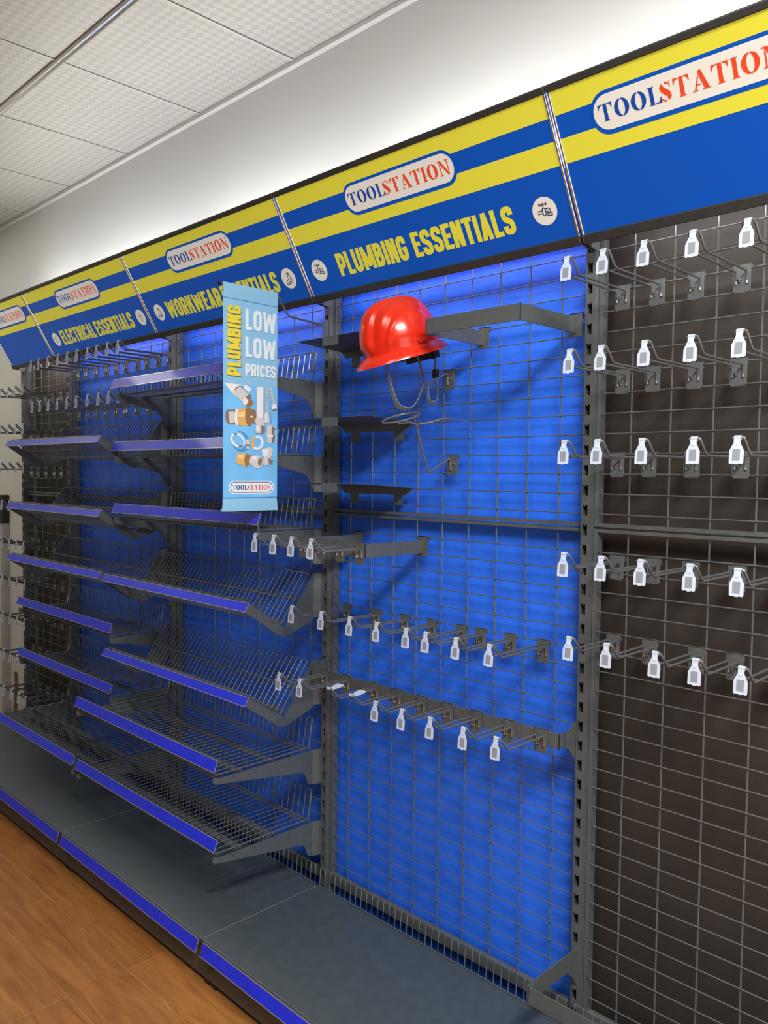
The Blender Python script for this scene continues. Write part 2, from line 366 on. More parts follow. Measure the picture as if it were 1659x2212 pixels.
# ------------------------------------------------------------------ base shelves
def label_strip(parent, x0, x1, p, q, name='price_strip'):
    """a clear label channel from (y,z) p at its top to q at its bottom with a blue insert"""
    p, q = Vector(p), Vector(q); d = (q - p).normalized(); n = Vector((d.y, -d.x))
    if n.x > 0: n = -n
    ch = MB().bandx([tuple(p), tuple(q)], x0, x1, .0016)
    for e in (p, q - d * .0025):
        c = e + n * .0016; ch.bandx([tuple(c), tuple(c + d * .0025)], x0, x1, .0018)
    o = ch.build(name, M['holder'], parent, smooth=False)
    a = p + d * .0027 + n * .0014; b = q - d * .0027 + n * .0014
    i = MB().bandx([tuple(a), tuple(b)], x0 + .002, x1 - .002, .0008).build('blue_insert', M['strip'], o, smooth=False)
    i['label'] = 'plain blue label insert'
    return o
DZ = -1.272
def base_unit(b):
    x0, x1 = PX[b] + .0005, PX[b + 1] - .0005; cx = (x0 + x1) / 2; a, c = x0 - cx, x1 - cx
    t = thing('base_shelf', 'charcoal base shelf at the foot of the ' + BAYS[b], 'base shelf', (cx, 0, FL))
    z = DZ - FL
    MB().prism([(-.048, z), (-.503, z), (-.507, z - .003), (-.507, z - .010), (-.497, z - .012), (-.497, z - .02), (-.048, z - .02)], 'x', a + .0008, c - .0008).build('deck', M['deck'], t)
    if b > 0: MB().box(a + .0002, a + .0014, -.500, -.055, z - .004, z + .0002).build('deck_edge', M['grey'], t, smooth=False)
    k = MB().box(a + .001, c - .001, -.484, -.480, .022, z - .020).build('kick_plate', M['kick'], t, smooth=False)
    v = MB()
    for q in range(3): v.box(a + .012 + q * .006, a + .0145 + q * .006, -.4846, -.4838, z - .10, z - .075)
    v.build('vent_slot', M['black'], k, smooth=False)
    fr = MB().box(a + .004, a + .03, -.478, -.05, .0, z - .02).box(c - .03, c - .004, -.478, -.05, .0, z - .02).box(a + .03, c - .03, -.470, -.464, .0, .022)
    fr.build('base_frame', M['black'], t, smooth=False)
    label_strip(t, a + .012, c - .012, (-.5085, z - .006), (-.5215, z - .045))
    g = MB(); n = int((x1 - x0 - .02) / .025)
    for i in range(n + 1):
        x = a + .012 + (c - a - .024) * i / n
        g.tube([(x, -.05, z + .003), (x, -.046, z + .062), (x, -.042, z + .064)], .0015, 5)
    g.tube([(a + .01, -.050, z + .003), (c - .01, -.050, z + .003)], .002, 6).tube([(a + .01, -.042, z + .064), (c - .01, -.042, z + .064)], .0016, 5)
    g.build('rear_fence', M['wire'], t)
for b in range(5): base_unit(b)

# ------------------------------------------------------------------ wire shelves
SW = .98
def joggle(parent_mb, xm, s, z0, z1):
    """bent rear flange of a bracket: s=+1 steps towards +x"""
    parent_mb.bandz([(xm, -.058), (xm + s * .011, -.036), (xm + s * .011, -.0125)], z0, z1, .0022)
def flat_shelf(deep):
    t = thing('wire_shelf', '', 'wire shelf')
    fy = -.432 if deep else -.274; by = -.060 if deep else -.0535
    ft = (fy - .003, .046); bt = (by + .016, .098)
    r = MB(); n = 33
    for i in range(n):
        x = .022 + (SW - .046) * i / (n - 1); e = i in (0, n - 1)
        r.tube([(x, ft[0], ft[1]), (x, fy, 0), (x, by, 0), (x, bt[0], bt[1])], .0026 if e else .0016, 6 if e else 5)
    for (y, z) in (ft, (fy, -.003), (by, -.003), bt, (by - .02, -.003)): r.tube([(.02, y, z), (SW - .022, y, z)], .0022, 6)
    r.build('wire_rack', M['wire'], t)
    for y in ((-.2185, -.349) if deep else (-.16,)):
        MB().box(.018, SW - .02, y - .0135, y + .0135, -.0065, -.0045).build('support_bar', M['metal'], t, smooth=False)
    if deep: P = [(-.4525, .004), (-.434, -.0045), (-.058, -.0045), (-.058, -.122), (-.072, -.1195), (-.080, -.110), (-.0875, -.090), (-.093, -.079), (-.102, -.072), (-.437, -.0215), (-.449, -.0195), (-.4565, -.011)]
    else: P = [(-.292, .002), (-.278, -.0045), (-.058, -.0045), (-.058, -.120), (-.064, -.117), (-.0715, -.107), (-.0775, -.090), (-.088, -.073), (-.102, -.063), (-.212, -.0375), (-.277, -.0285), (-.289, -.025), (-.2945, -.014)]
    for xm, s in ((.0165, -1), (SW - .0055, 1)):
        m = MB().prism(P, 'x', xm - .00125, xm + .00125); joggle(m, xm, s, -.122, -.003)
        for y in ((-.38, -.30, -.16) if deep else (-.21, -.10)): m.tube([(xm - .004, y, -.009), (xm + .004, y, -.009)], .004, 8)
        m.build('bracket', M['metal'], t)
    label_strip(t, -.002, SW + .002, (fy - .0095, .0555), (fy - .0235, .0185))
    return t
def vee_shelf():
    t = thing('vee_wire_shelf', '', 'wire shelf')
    r = MB(); n = 35
    for i in range(n):
        x = .026 + (SW - .054) * i / (n - 1); e = i in (0, n - 1)
        r.tube([(x, -.064, .073), (x, -.180, -.088), (x, -.322, .006)], .0027 if e else .0016, 6 if e else 5)
    for (y, z) in ((-.064, .073), (-.322, .006)): r.tube([(.024, y, z), (SW - .026, y, z)], .0022, 6)
    r.build('wire_rack', M['wire'], t)
    for (y, z) in ((-.1205, -.0095), (-.170, -.0795), (-.250, -.0475)):
        MB().tube([(.018, y, z), (SW - .02, y, z)], .0038, 8).build('cross_rod', M['metal'], t)
    P = [(-.327, 0), (-.342, -.024), (-.222, -.106), (-.207, -.1165), (-.19, -.1225), (-.172, -.1225), (-.155, -.119), (-.058, -.083), (-.058, .075), (-.0635, .071), (-.1795, -.0955)]
    for xm, s in ((.0165, -1), (SW - .0055, 1)):
        m = MB().prism(P, 'x', xm - .00125, xm + .00125)
        m.bandz([(xm, -.058), (xm + s * .011, -.036), (xm + s * .011, -.0125)], -.075, .075, .0022)
        for (y, z) in ((-.312, -.004), (-.272, -.033), (-.225, -.066), (-.115, .002), (-.09, .04)): m.tube([(xm - .004, y, z - .006), (xm + .004, y, z - .006)], .004, 8)
        m.build('bracket', M['metal'], t)
    label_strip(t, -.002, SW + .002, (-.3265, .0015), (-.3435, -.0265))
    return t
X1, X2 = PX[1] + .0045 + .0, PX[2] + .0045
X1 = PX[1] + .0170 - .0; X2 = PX[2] + .0125
SHELF = [
    ('s', X2, .449, 'flat wire shelf with blue front strip, topmost behind the banner'),
    ('s', X2, .201, 'flat wire shelf with blue front strip crossing the middle of the banner'),
    ('s', X2, -.045, 'flat wire shelf with blue front strip at the foot of the banner'),
    ('v', X2, -.272, 'upper of two tilted vee-shaped wire shelves below the banner'),
    ('v', X2, -.572, 'lower of two tilted vee-shaped wire shelves below the banner'),
    ('d', X2, -.800, 'deep flat wire shelf directly under the lower vee shelf, right bay'),
    ('d', X2, -1.050, 'deep flat wire shelf just above the base deck, bay left of the helmet'),
    ('v', X1, .280, 'topmost tilted vee-shaped wire shelf in the left shelf bay'),
    ('v', X1, -.018, 'middle tilted vee-shaped wire shelf in the left shelf bay'),
    ('v', X1, -.268, 'lowest tilted vee-shaped wire shelf in the left shelf bay'),
    ('s', X1, -.537, 'upper shallow flat wire shelf under the vee shelves, left shelf bay'),
    ('s', X1, -.788, 'lower shallow flat wire shelf under the vee shelves, left shelf bay'),
    ('d', X1, -1.045, 'deep flat wire shelf at the bottom of the left shelf bay')]
proto = {}
for k, x, z, lab in SHELF:
    grp = {'s': 'shallow flat wire shelves', 'd': 'deep flat wire shelves', 'v': 'vee-shaped wire shelves'}[k]
    if k not in proto:
        proto[k] = vee_shelf() if k == 'v' else flat_shelf(k == 'd')
        proto[k].location = (x, 0, z + ZB); proto[k]['label'] = lab; proto[k]['group'] = grp
    else: dup(proto[k], (x, 0, z), lab, grp)

# ------------------------------------------------------------------ lettering
def stroke(m, pts, th, y, closed=False):
    P = [Vector(p) for p in pts]; n = len(P); L = []; R = []
    for i in range(n):
        a = (P[i] - P[i - 1]).normalized() if (i > 0 or closed) else None
        b = (P[(i + 1) % n] - P[i]).normalized() if (i < n - 1 or closed) else None
        a = a if a is not None else b; b = b if b is not None else a
        t = (a + b).normalized() if (a + b).length > 1e-6 else a
        nn = Vector((-t.y, t.x)); k = 1 / max(.45, math.cos(a.angle(b, 0) / 2))
        L.append(P[i] + nn * th / 2 * k); R.append(P[i] - nn * th / 2 * k)
    for i in range(n if closed else n - 1):
        j = (i + 1) % n; m.flat([L[i], R[i], R[j], L[j]], y)
def rounded(pts, r, closed=False, n=5):
    P = [Vector(p) for p in pts]; out = []; N = len(P)
    for i in range(N):
        if not closed and i in (0, N - 1): out.append(P[i]); continue
        a = P[i - 1] - P[i]; b = P[(i + 1) % N] - P[i]; rr = min(r, a.length * .499, b.length * .499)
        p0 = P[i] + a.normalized() * rr; p1 = P[i] + b.normalized() * rr
        for k in range(n + 1):
            s = k / n; out.append(p0 * (1 - s) ** 2 + P[i] * 2 * s * (1 - s) + p1 * s * s)
    return out
def heavy(ch, sw):
    """condensed heavy sans glyph, height 1: list of ('poly',pts)/('path',pts,closed) and width"""
    w = {'M': .74, 'W': .84, 'I': sw, 'L': .43, 'E': .45, 'T': .50}.get(ch, .53); s = sw; h = s / 2; G = []
    def V(x): G.append(('poly', [(x, 0), (x + s, 0), (x + s, 1), (x, 1)]))
    def Hb(y, x0, x1, t=None): t = t or s * .82; G.append(('poly', [(x0, y - t / 2), (x1, y - t / 2), (x1, y + t / 2), (x0, y + t / 2)]))
    def D(xa, ya, xb, yb, t=None): t = t or s; G.append(('poly', [(xa, ya), (xa + t, ya), (xb + t, yb), (xb, yb)]))
    def path(p, closed=False, r=.16): G.append(('path', rounded(p, r, closed), closed))
    e = s * .41
    if ch == 'P': V(0); path([(h, 1 - h), (w - h, 1 - h), (w - h, .40), (h, .40)])
    elif ch == 'R': V(0); path([(h, 1 - h), (w - h, 1 - h), (w - h, .44), (h, .44)]); D(w - s - .02, 0, w * .42, .45)
    elif ch == 'B': V(0); path([(h, 1 - h), (w - h - .02, 1 - h), (w - h - .02, .53), (h, .53)]); path([(h, .53), (w - h, .53), (w - h, h), (h, h)])
    elif ch == 'L': V(0); Hb(e, 0, w)
    elif ch == 'E': V(0); Hb(e, 0, w); Hb(1 - e, 0, w); Hb(.52, 0, w * .92)
    elif ch == 'U': path([(h, 1), (h, h), (w - h, h), (w - h, 1)])
    elif ch == 'O': path([(h, h), (w - h, h), (w - h, 1 - h), (h, 1 - h)], True)
    elif ch == 'C': path([(w - h, .66), (w - h, 1 - h), (h, 1 - h), (h, h), (w - h, h), (w - h, .34)])
    elif ch == 'G': path([(w - h, .68), (w - h, 1 - h), (h, 1 - h), (h, h), (w - h, h), (w - h, .46)]); Hb(.46, w * .5, w)
    elif ch == 'S': path([(w - h, .68), (w - h, 1 - h), (h, 1 - h), (h, .57), (w - h, .43), (w - h, h), (h, h), (h, .32)], r=.14)
    elif ch == 'I': V(0)
    elif ch == 'T': Hb(1 - e, 0, w); V(w / 2 - h)
    elif ch == 'N': V(0); V(w - s); D(w - s * 1.02, 0, .02, 1)
    elif ch == 'M': V(0); V(w - s); D(w / 2 - h, .12, .01, 1); D(w / 2 - h, .12, w - s - .01, 1)
    elif ch == 'W': q = s * .92; D(.12, 0, 0, 1, q); D(.12, 0, w / 2 - q / 2, .92, q); D(w - .12 - q, 0, w / 2 - q / 2, .92, q); D(w - .12 - q, 0, w - q, 1, q)
    elif ch == 'A': D(0, 0, w / 2 - h, 1); D(w - s, 0, w / 2 - h, 1); Hb(.27, .14, w - .14, s * .7)
    elif ch == 'K': V(0); D(s * .8, .42, w - s, 1); D(w - s + .02, 0, s * 1.0, .6)
    return G, w
def stencil(ch):
    """serif stencil glyph, height 1"""
    P = []
    def E(cx, rx, ry, side, x_in=0.0, n=14):
        pts = []
        for k in range(n + 1):
            a = -PI / 2 + PI * k / n; pts.append((cx + side * (x_in + (rx - x_in) * math.cos(a)), .5 + ry * math.sin(a)))
        return pts
    def stem(x, tw, sf):
        P.append([(x - sf, 0), (x + tw + sf, 0), (x + tw + sf, .035), (x + tw, .07), (x + tw, .93), (x + tw + sf, .965), (x + tw + sf, 1), (x - sf, 1), (x - sf, .965), (x, .93), (x, .07), (x - sf, .035)])
    if ch == 'T':
        w = .86; P.append([(.24, 0), (.62, 0), (.62, .035), (.54, .07), (.54, 1), (.32, 1), (.32, .07), (.24, .035)])
        for s in (0, 1):
            q = [(.0, .70), (.035, .70), (.09, .84), (.17, .92), (.285, .945), (.285, 1), (.0, 1)]
            P.append(q if not s else [(.86 - x, y) for x, y in q])
    elif ch == 'O':
        w = .92; c = .46
        for sd in (-1, 1):
            out = E(c, .45, .515, sd, .02); inn = E(c, .19, .44, sd, .02)[::-1]; P.append(out + inn)
    elif ch == 'L':
        w = .74; P.append([(.02, 0), (.36, 0), (.36, .05), (.32, .07), (.32, .93), (.40, .965), (.40, 1), (.02, 1), (.02, .965), (.10, .93), (.10, .07), (.02, .035)])
        P.append([(.395, 0), (.72, 0), (.74, .34), (.70, .34), (.64, .16), (.55, .075), (.395, .055)])
    elif ch == 'I': w = .42; stem(.10, .22, .08)
    elif ch == 'A':
        w = .98; P.append([(.40, 1.0), (.56, 1.0), (.88, .07), (.97, .035), (.97, 0), (.52, 0), (.52, .035), (.62, .07), (.40, .80)])
        P.append([(.0, 0), (.30, 0), (.30, .035), (.20, .07), (.40, .71), (.365, .80), (.11, .07), (0, .035)]); P.append([(.24, .27), (.50, .27), (.48, .33), (.255, .33)])
    elif ch == 'N':
        w = .98; P.append([(.0, 1), (.32, 1), (.86, .05), (.86, 0), (.72, 0), (.13, .93), (0, .965)])
        P.append([(.02, 0), (.32, 0), (.32, .035), (.21, .07), (.21, .72), (.13, .84), (.13, .07), (.02, .035)])
        P.append([(.66, 1), (.97, 1), (.97, .965), (.86, .93), (.86, .13), (.78, .27), (.78, .93), (.66, .965)])
    elif ch == 'S':
        w = .74; sp = [(.62, .80, .05), (.55, .90, .07), (.40, .955, .09), (.24, .90, .15), (.175, .77, .24), (.24, .63, .28), (.38, .50, .30), (.51, .37, .28), (.56, .23, .24), (.49, .105, .15), (.34, .045, .09), (.19, .10, .07), (.11, .21, .05)]
        L = []; R = []
        for i, (x, y, t) in enumerate(sp):
            a = sp[max(0, i - 1)]; b = sp[min(len(sp) - 1, i + 1)]; d = Vector((b[0] - a[0], b[1] - a[1])).normalized(); n = Vector((-d.y, d.x))
            L.append((x + n.x * t / 2, y + n.y * t / 2)); R.append((x - n.x * t / 2, y - n.y * t / 2))
        for i in range(len(sp) - 1):
            if i in (2, 9): continue
            P.append([L[i], R[i], R[i + 1], L[i + 1]])
        P.append([(.36, 1.0), (.42, 1.0), (.43, .91), (.37, .91)][::-1]); P.append([(.62, 1.0), (.66, 1.0), (.66, .68), (.62, .70)]); P.append([(.07, 0), (.11, 0), (.12, .30), (.07, .32)])
        P.append([(.30, .09), (.36, .09), (.36, 0), (.30, 0)])
    return P, w
def word_heavy(m, text, x0, x1, z0, z1, y, sw=.215, gap=.055, grow=0.0, xf=None):
    tot = 0; gl = []
    for ch in text:
        if ch == ' ': tot += .22; gl.append((None, tot)); continue
        G, w = heavy(ch, sw); gl.append((G, tot)); tot += w + gap
    tot -= gap; sx = (x1 - x0) / tot; sz = z1 - z0
    f = xf or (lambda p: p)
    for G, off in gl:
        if G is None: continue
        for g in G:
            if g[0] == 'poly': m.flat([f((x0 + (p[0] + off) * sx, z0 + p[1] * sz)) for p in g[1]], y)
            else:
                t = MB(); stroke(t, g[1], sw, 0, g[2])
                for fc in t.f: m.flat([f((x0 + (t.v[i][0] + off) * sx, z0 + t.v[i][2] * sz)) for i in fc], y)
def word_stencil(m, text, x0, x1, z0, z1, y, gap=.10):
    tot = sum(stencil(c)[1] for c in text) + gap * (len(text) - 1); sx = (x1 - x0) / tot; off = 0
    for c in text:
        P, w = stencil(c)
        for p in P: m.flat([(x0 + (q[0] + off) * sx, z0 + q[1] * (z1 - z0)) for q in p], y)
        off += w + gap
def pill(cx, cz, hw, hh, r=None, n=12):
    r = r or hh; pts = []
    for (sx, sz, a0) in ((1, 1, 0), (-1, 1, 90), (-1, -1, 180), (1, -1, 270)):
        for k in range(n + 1):
            a = math.radians(a0 + 90 * k / n); pts.append((cx + sx * (hw - r) + r * math.cos(a), cz + sz * (hh - r) + r * math.sin(a)))
    return pts
def circle(cx, cz, r, n=32): return [(cx + r * math.cos(2 * PI * k / n), cz + r * math.sin(2 * PI * k / n)) for k in range(n)]
def icon(m, kind, cx, cz, r, y):
    q = lambda P: [(cx + a * r, cz + b * r) for a, b in P]; t = r * .075
    if kind == 'tap':
        for z in (.06, -.12): stroke(m, q([(-.58, z), (-.16, z)]), t, y)
        stroke(m, q(rounded([(-.16, .22), (.08, .22), (.08, -.30), (-.16, -.30)], .12, True)), t, y, True)
        stroke(m, q(rounded([(.08, .15), (.46, .15), (.46, -.16)], .12)), t, y); stroke(m, q(rounded([(.08, -.05), (.28, -.05), (.28, -.16)], .05)), t, y)
        stroke(m, q([(.20, -.18), (.56, -.18), (.56, -.36), (.20, -.36)]), t, y, True)
        stroke(m, q([(-.04, .22), (-.04, .42)]), t, y); stroke(m, q(circle(-.04, .48, .07, 12)), t, y, True)
        for s in (-1, 1): stroke(m, q([(-.04 + s * .09, .48), (-.04 + s * .28, .48)]), t, y); stroke(m, q([(-.04 + s * .28, .38), (-.04 + s * .28, .60)]), t * 1.3, y)
    elif kind == 'boot':
        stroke(m, q(rounded([(-.02, .60), (-.02, .05), (-.10, -.12), (-.36, -.20), (-.42, -.34), (-.40, -.42), (.40, -.32), (.44, -.10), (.40, .05), (.28, .25), (.24, .52)], .08)), t, y)
        stroke(m, q([(-.42, -.40), (-.42, -.56), (.02, -.56), (.06, -.46), (.20, -.46), (.22, -.54), (.44, -.50), (.44, -.34)]), t, y)
        stroke(m, q(rounded([(.06, .52), (.26, .52), (.26, .34), (.06, .34)], .06, True)), t, y, True); stroke(m, q(rounded([(.22, -.36), (.20, -.10), (.36, .02)], .08)), t, y)
    else:
        stroke(m, q([(.02 + .26 * math.cos(math.radians(a)), .08 + .26 * math.sin(math.radians(a))) for a in range(-60, 241, 15)]), t, y)
        stroke(m, q([(-.10, -.15), (-.08, -.30)]), t, y); stroke(m, q([(.14, -.15), (.12, -.30)]), t, y)
        m.flat(q([(-.09, -.32), (.13, -.32), (.13, -.46), (.07, -.52), (-.03, -.52), (-.09, -.46)]), y)
        for a in (0, 45, 90, 135, 180):
            c, s = math.cos(math.radians(a)), math.sin(math.radians(a)); stroke(m, q([(.02 + .38 * c, .08 + .38 * s), (.02 + .48 * c, .08 + .48 * s)]), t * .7, y)

# ------------------------------------------------------------------ canopy signs
P0 = Vector((0, -.09, .705)); ANG = math.atan2(.172, .299); SH = .345
RINV = Matrix.Rotation(-ANG, 3, 'X')
def sl(y, z): return RINV @ Vector((0, y - P0.y, z - P0.z))     # shelf space -> sign space
def sign(xa, xb, words, kind, label, pc=None):
    cx = (xa + xb) / 2; a, b = xa - cx + .0022, xb - cx - .0022; c = (pc - cx) if pc is not None else 0.0
    t = thing('canopy_sign', label, 'sign', (cx, P0.y, P0.z), (ANG, 0, 0), 'canopy signs along the top of the shelving')
    e = .0075
    MB().box(a, b, 0, .004, .005, SH - .005).build('sign_face', M['sblue'], t, smooth=False)
    MB().box(a, b, -.005, .028, -.010, .0135).build('bottom_trim', M['trim'], t, smooth=False, bevel=.002)
    MB().box(a, b, -.005, .028, .3335, .350).build('top_trim', M['trim'], t, smooth=False, bevel=.003)
    for x in (a, b - e):
        MB().prism([(x + e / 2 - e / 2 * math.cos(PI * k / 8), -.0002 - .0036 * math.sin(PI * k / 8)) for k in range(9)], 'z', .0135, .3335).build('chrome_edge', M['chrome'], t)
    m = MB()
    for z0, z1 in ((.2825, .3335), (.178, .2325)): m.flat([(a + e, z0), (b - e, z0), (b - e, z1), (a + e, z1)], -.0006)
    m.build('yellow_stripe', M['syellow'], t, smooth=False)
    lg = MB().flat(pill(c, .2545, .2085, .0450, .042), -.0012).build('logo_border', M['sblue'], t, smooth=False)
    MB().flat(pill(c, .2555, .2015, .0362, .0355), -.0018).build('logo_plate', M['scream'], lg, smooth=False)
    m = MB(); word_stencil(m, 'TOOL', c - .189, c - .0475, .2385, .2735, -.0024); m.build('blue_lettering', M['sletter'], lg, smooth=False)
    m = MB(); word_stencil(m, 'STATION', c - .0515, c + .190, .2375, .2745, -.0024, gap=.09); m.build('red_lettering', M['sred'], lg, smooth=False)
    if words:
        m = MB()
        for (tx, u0, u1) in words: word_heavy(m, tx, u0 - cx, u1 - cx, .054, .1235, -.0008)
        m.build('lettering', M['syellow'], t, smooth=False)
        for u in kind[1:]:
            r = MB().flat(circle(u - cx, .0885, .0340), -.0008).build('icon_roundel', M['scream'], t, smooth=False)
            m = MB(); icon(m, kind[0], u - cx, .0885, .034, -.0013); m.build('icon', M['sicon'], r, smooth=False)
    # end brackets back to the posts and the light tube inside the canopy
    for x in (a + .003, b - .003):
        pl = [sl(-.095, .700), sl(-.030, .690), sl(-.024, .700), sl(-.024, .80), sl(-.055, .83), sl(-.17, .87)]
        MB().prism([(p.y, p.z) for p in pl], 'x', x - .001, x + .001).build('canopy_bracket', M['metal'], t, smooth=False)
    q = sl(-.085, .960)
    MB().tube([(a + .04, q.y, q.z), (b - .04, q.y, q.z)], .0085, 10).build('led_tube', M['led'], t)
    q = sl(-.064, .735)                                   # added strip, put in to make the glow on the panel below
    MB().box(a + .04, b - .04, q.y - .006, q.y + .006, q.z, q.z + .004).build('added_strip_shield', M['metal'], t, smooth=False)  # added cover that stops the strip from lighting the wall above
    MB().add([(a + .05, q.y - .004, q.z - .0005), (b - .05, q.y - .004, q.z - .0005), (b - .05, q.y + .004, q.z - .0005), (a + .05, q.y + .004, q.z - .0005)], [(3, 2, 1, 0)]).build('added_glow_strip', M['gloww' if not words else 'glowv'], t, smooth=False)
    return t
D0, D1, D2, D3, D4, D5 = -2.672, -2.108, -1.088, -.0855, .911, 1.515
sign(D0, D1, [], None, 'far end canopy sign with a logo and no wording under the stripes', -2.385)
sign(D1, D2, [('ELECTRICAL', -1.930, -1.582), ('ESSENTIALS', -1.565, -1.223)], ('bulb', -1.990, -1.153), 'canopy sign with yellow ELECTRICAL ESSENTIALS wording and bulb icons', -1.580)
sign(D2, D3, [('WORKWEAR', -.938, -.562), ('ESSENTIALS', -.551, -.223)], ('boot', -1.001, -.165), 'canopy sign with yellow WORKWEAR ESSENTIALS wording and boot icons', -.584)
sign(D3, D4, [('PLUMBING', .0795, .371), ('ESSENTIALS', .395, .7405)], ('tap', -.009, .8315), 'canopy sign with yellow PLUMBING ESSENTIALS wording and tap icons', .409)
sign(D4, D5, [], None, 'nearest canopy sign with a large logo, at the right edge', 1.213)

# ------------------------------------------------------------------ price hooks
def hook(L, flipped=False):
    """double prong hook; origin at the wire it hangs on, front face of the mesh"""
    t = thing('prong_hook', '', 'hook')
    p = MB().box(-.019, .019, -.0075, -.0055, -.053, .006).box(-.019, .019, -.0075, .0018, .004, .006).box(-.019, .019, .0, .0018, -.010, .004).box(-.016, .016, -.0075, -.003, -.056, -.053)
    p.build('back_plate', M['metal'], t, smooth=False, bevel=.0006)
    y1 = -L; r = .0027; m = MB(); zt = .022
    def side(s): return [(s * .0115, -.009, -.034), (s * .0115, -.0105, -.016), (s * .0115, -.016, -.0105), (s * .0115, y1 + .034, -.0105), (s * .0115, y1 + .026, -.007), (s * .0115, y1 + .004, zt - .006), (s * .0105, y1, zt - .001)]
    m.tube(side(-1) + [(-.008, y1 - .001, zt), (.008, y1 - .001, zt)] + side(1)[::-1], r, 8)
    pr = m.build('prongs', M['prong'], t)
    z = MB()
    for s in (-1, 1): z.tube([(s * .0115, -.0088, -.037), (s * .0115, -.0098, -.0175)], .00285, 8)
    z.tube([(-.004, -.0075, -.026), (-.004, -.0125, -.026)], .0036, 8).tube([(-.004, -.010, -.030), (-.004, -.010, -.034)], .002, 6)
    o = z.build('welded_end', M['zinc'], pr); o['label'] = 'bare shiny weld'
    g = MB(); yb = 0; zb = 0
    g.tube([(-.0066, 0, 0), (.0066, 0, 0)], .0045, 12)
    g.prism([(-.0062, -.002), (.0062, -.002), (.0060, -.010), (.0135, -.0255), (.0135, -.049), (.011, -.051), (.0055, -.050), (.003, -.0515), (-.003, -.0515), (-.0055, -.050), (-.011, -.051), (-.0135, -.049), (-.0135, -.0255), (-.0060, -.010)], 'y', -.0052, -.0036)
    g.tube([(0, -.0052, -.0115), (0, -.0062, -.0115)], .0036, 12)
    gt = g.build('price_tag', M['tag'], t); gt['label'] = 'frosted clear ticket holder'
    w = MB().box(-.0070, .0070, -.0058, -.0053, -.044, -.0225).build('tag_window', M['tagwin'], gt, smooth=False)
    gt.location = (0, y1 - .001, zt)
    gt.rotation_euler = (math.radians(-4), 0, 0)
    if flipped: gt.rotation_euler = (math.radians(98), 0, math.radians(5))
    return t
ORD = ['first', 'second', 'third', 'fourth', 'fifth', 'sixth', 'seventh', 'eighth', 'ninth', 'tenth']
HP = {}
def hook_row(xs, z, L, what, group, y=0.0, flips=()):
    for i, x in enumerate(xs):
        fl = i in flips; key = (L, fl)
        lab = '%s price hook from left%s, %s' % (ORD[i], ', tag flipped up' if fl else '', what)
        if key not in HP:
            HP[key] = hook(L, fl); HP[key].location = (x, y, z + ZB); HP[key]['label'] = lab; HP[key]['group'] = group
        else: dup(HP[key], (x, y, z), lab, group)
NR = '%s hook row of the near dark mesh'
hook_row([.973, 1.062, 1.155, 1.2575, 1.362], .599, .250, NR % 'top', 'hooks in the top row, near dark mesh')
hook_row([.979, 1.0568, 1.157, 1.2556, 1.350], .397, .240, NR % 'second', 'hooks in the second row, near dark mesh')
hook_row([.970, 1.053, 1.157, 1.267, 1.352], .195, .240, NR % 'middle', 'hooks in the middle row, near dark mesh')
hook_row([.975, 1.069, 1.161, 1.2664, 1.360], -.058, .240, NR % 'fourth', 'hooks in the fourth row, near dark mesh')
hook_row([.9715, 1.067, 1.181, 1.268, 1.360], -.254, .205, NR % 'bottom', 'hooks in the bottom row, near dark mesh')
hook_row([-.007, .1347, .2605, .372, .486, .557, .6605, .767], -.300, .235, 'row on the blue bay mesh below the mid rail', 'hooks on the blue bay mesh')
hook_row([-.014, .088, .219, .314, .414, .514, .615, .724, .824], -.507, .190, 'on the long bar across the blue bay', 'hooks on the long flat bar', y=-.088, flips=(2, 3))
hook_row([.061, .148, .229, .312], -.0605, .180, 'on the square bracket left in the blue bay', 'hooks on the small square bracket', y=-.245)
B1x = [-2.0375, -1.947, -1.840, -1.730, -1.629, -1.532, -1.426, -1.338, -1.2385, -1.147]
hook_row(B1x, .6495, .235, 'top row under the ELECTRICAL sign', 'hooks in the row under the ELECTRICAL sign')
hook_row([-2.027, -1.9345, -1.8375, -1.738, -1.6364, -1.5384, -1.428, -1.324, -1.231, -1.140], .4475, .235, 'second row below the ELECTRICAL sign', 'hooks in the second row below the ELECTRICAL sign')
B0x = [-2.635, -2.540, -2.440, -2.337, -2.240]
for k, z in enumerate((.549, .353, .155, -.045, -.247, -.447, -.649, -.852, -1.054)):
    nm = ['top', 'second', 'third', 'fourth', 'fifth', 'sixth', 'seventh', 'eighth', 'lowest'][k]
    hook_row([x + random.uniform(-.006, .006) for x in B0x], z, .200, '%s row of the far dark bay' % nm, 'hooks in the %s row, far dark bay' % nm)

# ------------------------------------------------------------------ bars and brackets on the blue bay
def grid_clip(m, x, z, w=.019):
    m.box(x - w, x + w, -.0078, -.0058, z - .053, z + .006).box(x - w, x + w, -.0078, .0018, z + .004, z + .006).box(x - w, x + w, 0, .0018, z - .010, z + .004)
def square_bracket(x0, x1, z, label):
    cx = (x0 + x1) / 2; t = thing('square_rail_bracket', label, 'bracket', (cx, 0, z), group='square flat-bar brackets')
    a, b = x0 - cx, x1 - cx
    for x in (a, b):
        m = MB(); grid_clip(m, x, 0); m.build('mounting_plate', M['metal'], t, smooth=False)
    MB().bandz([(a, -.0078), (a, -.247), (b, -.247), (b, -.0078)], -.045, -.0045, .003).build('flat_bar', M['metal'], t, smooth=False, bevel=.0008)
square_bracket(.551, .846, .547, 'empty square flat-bar bracket beside the red helmet, upper right of blue bay')
square_bracket(.047, .332, -.053, 'square flat-bar bracket carrying four hooks, left of blue bay')

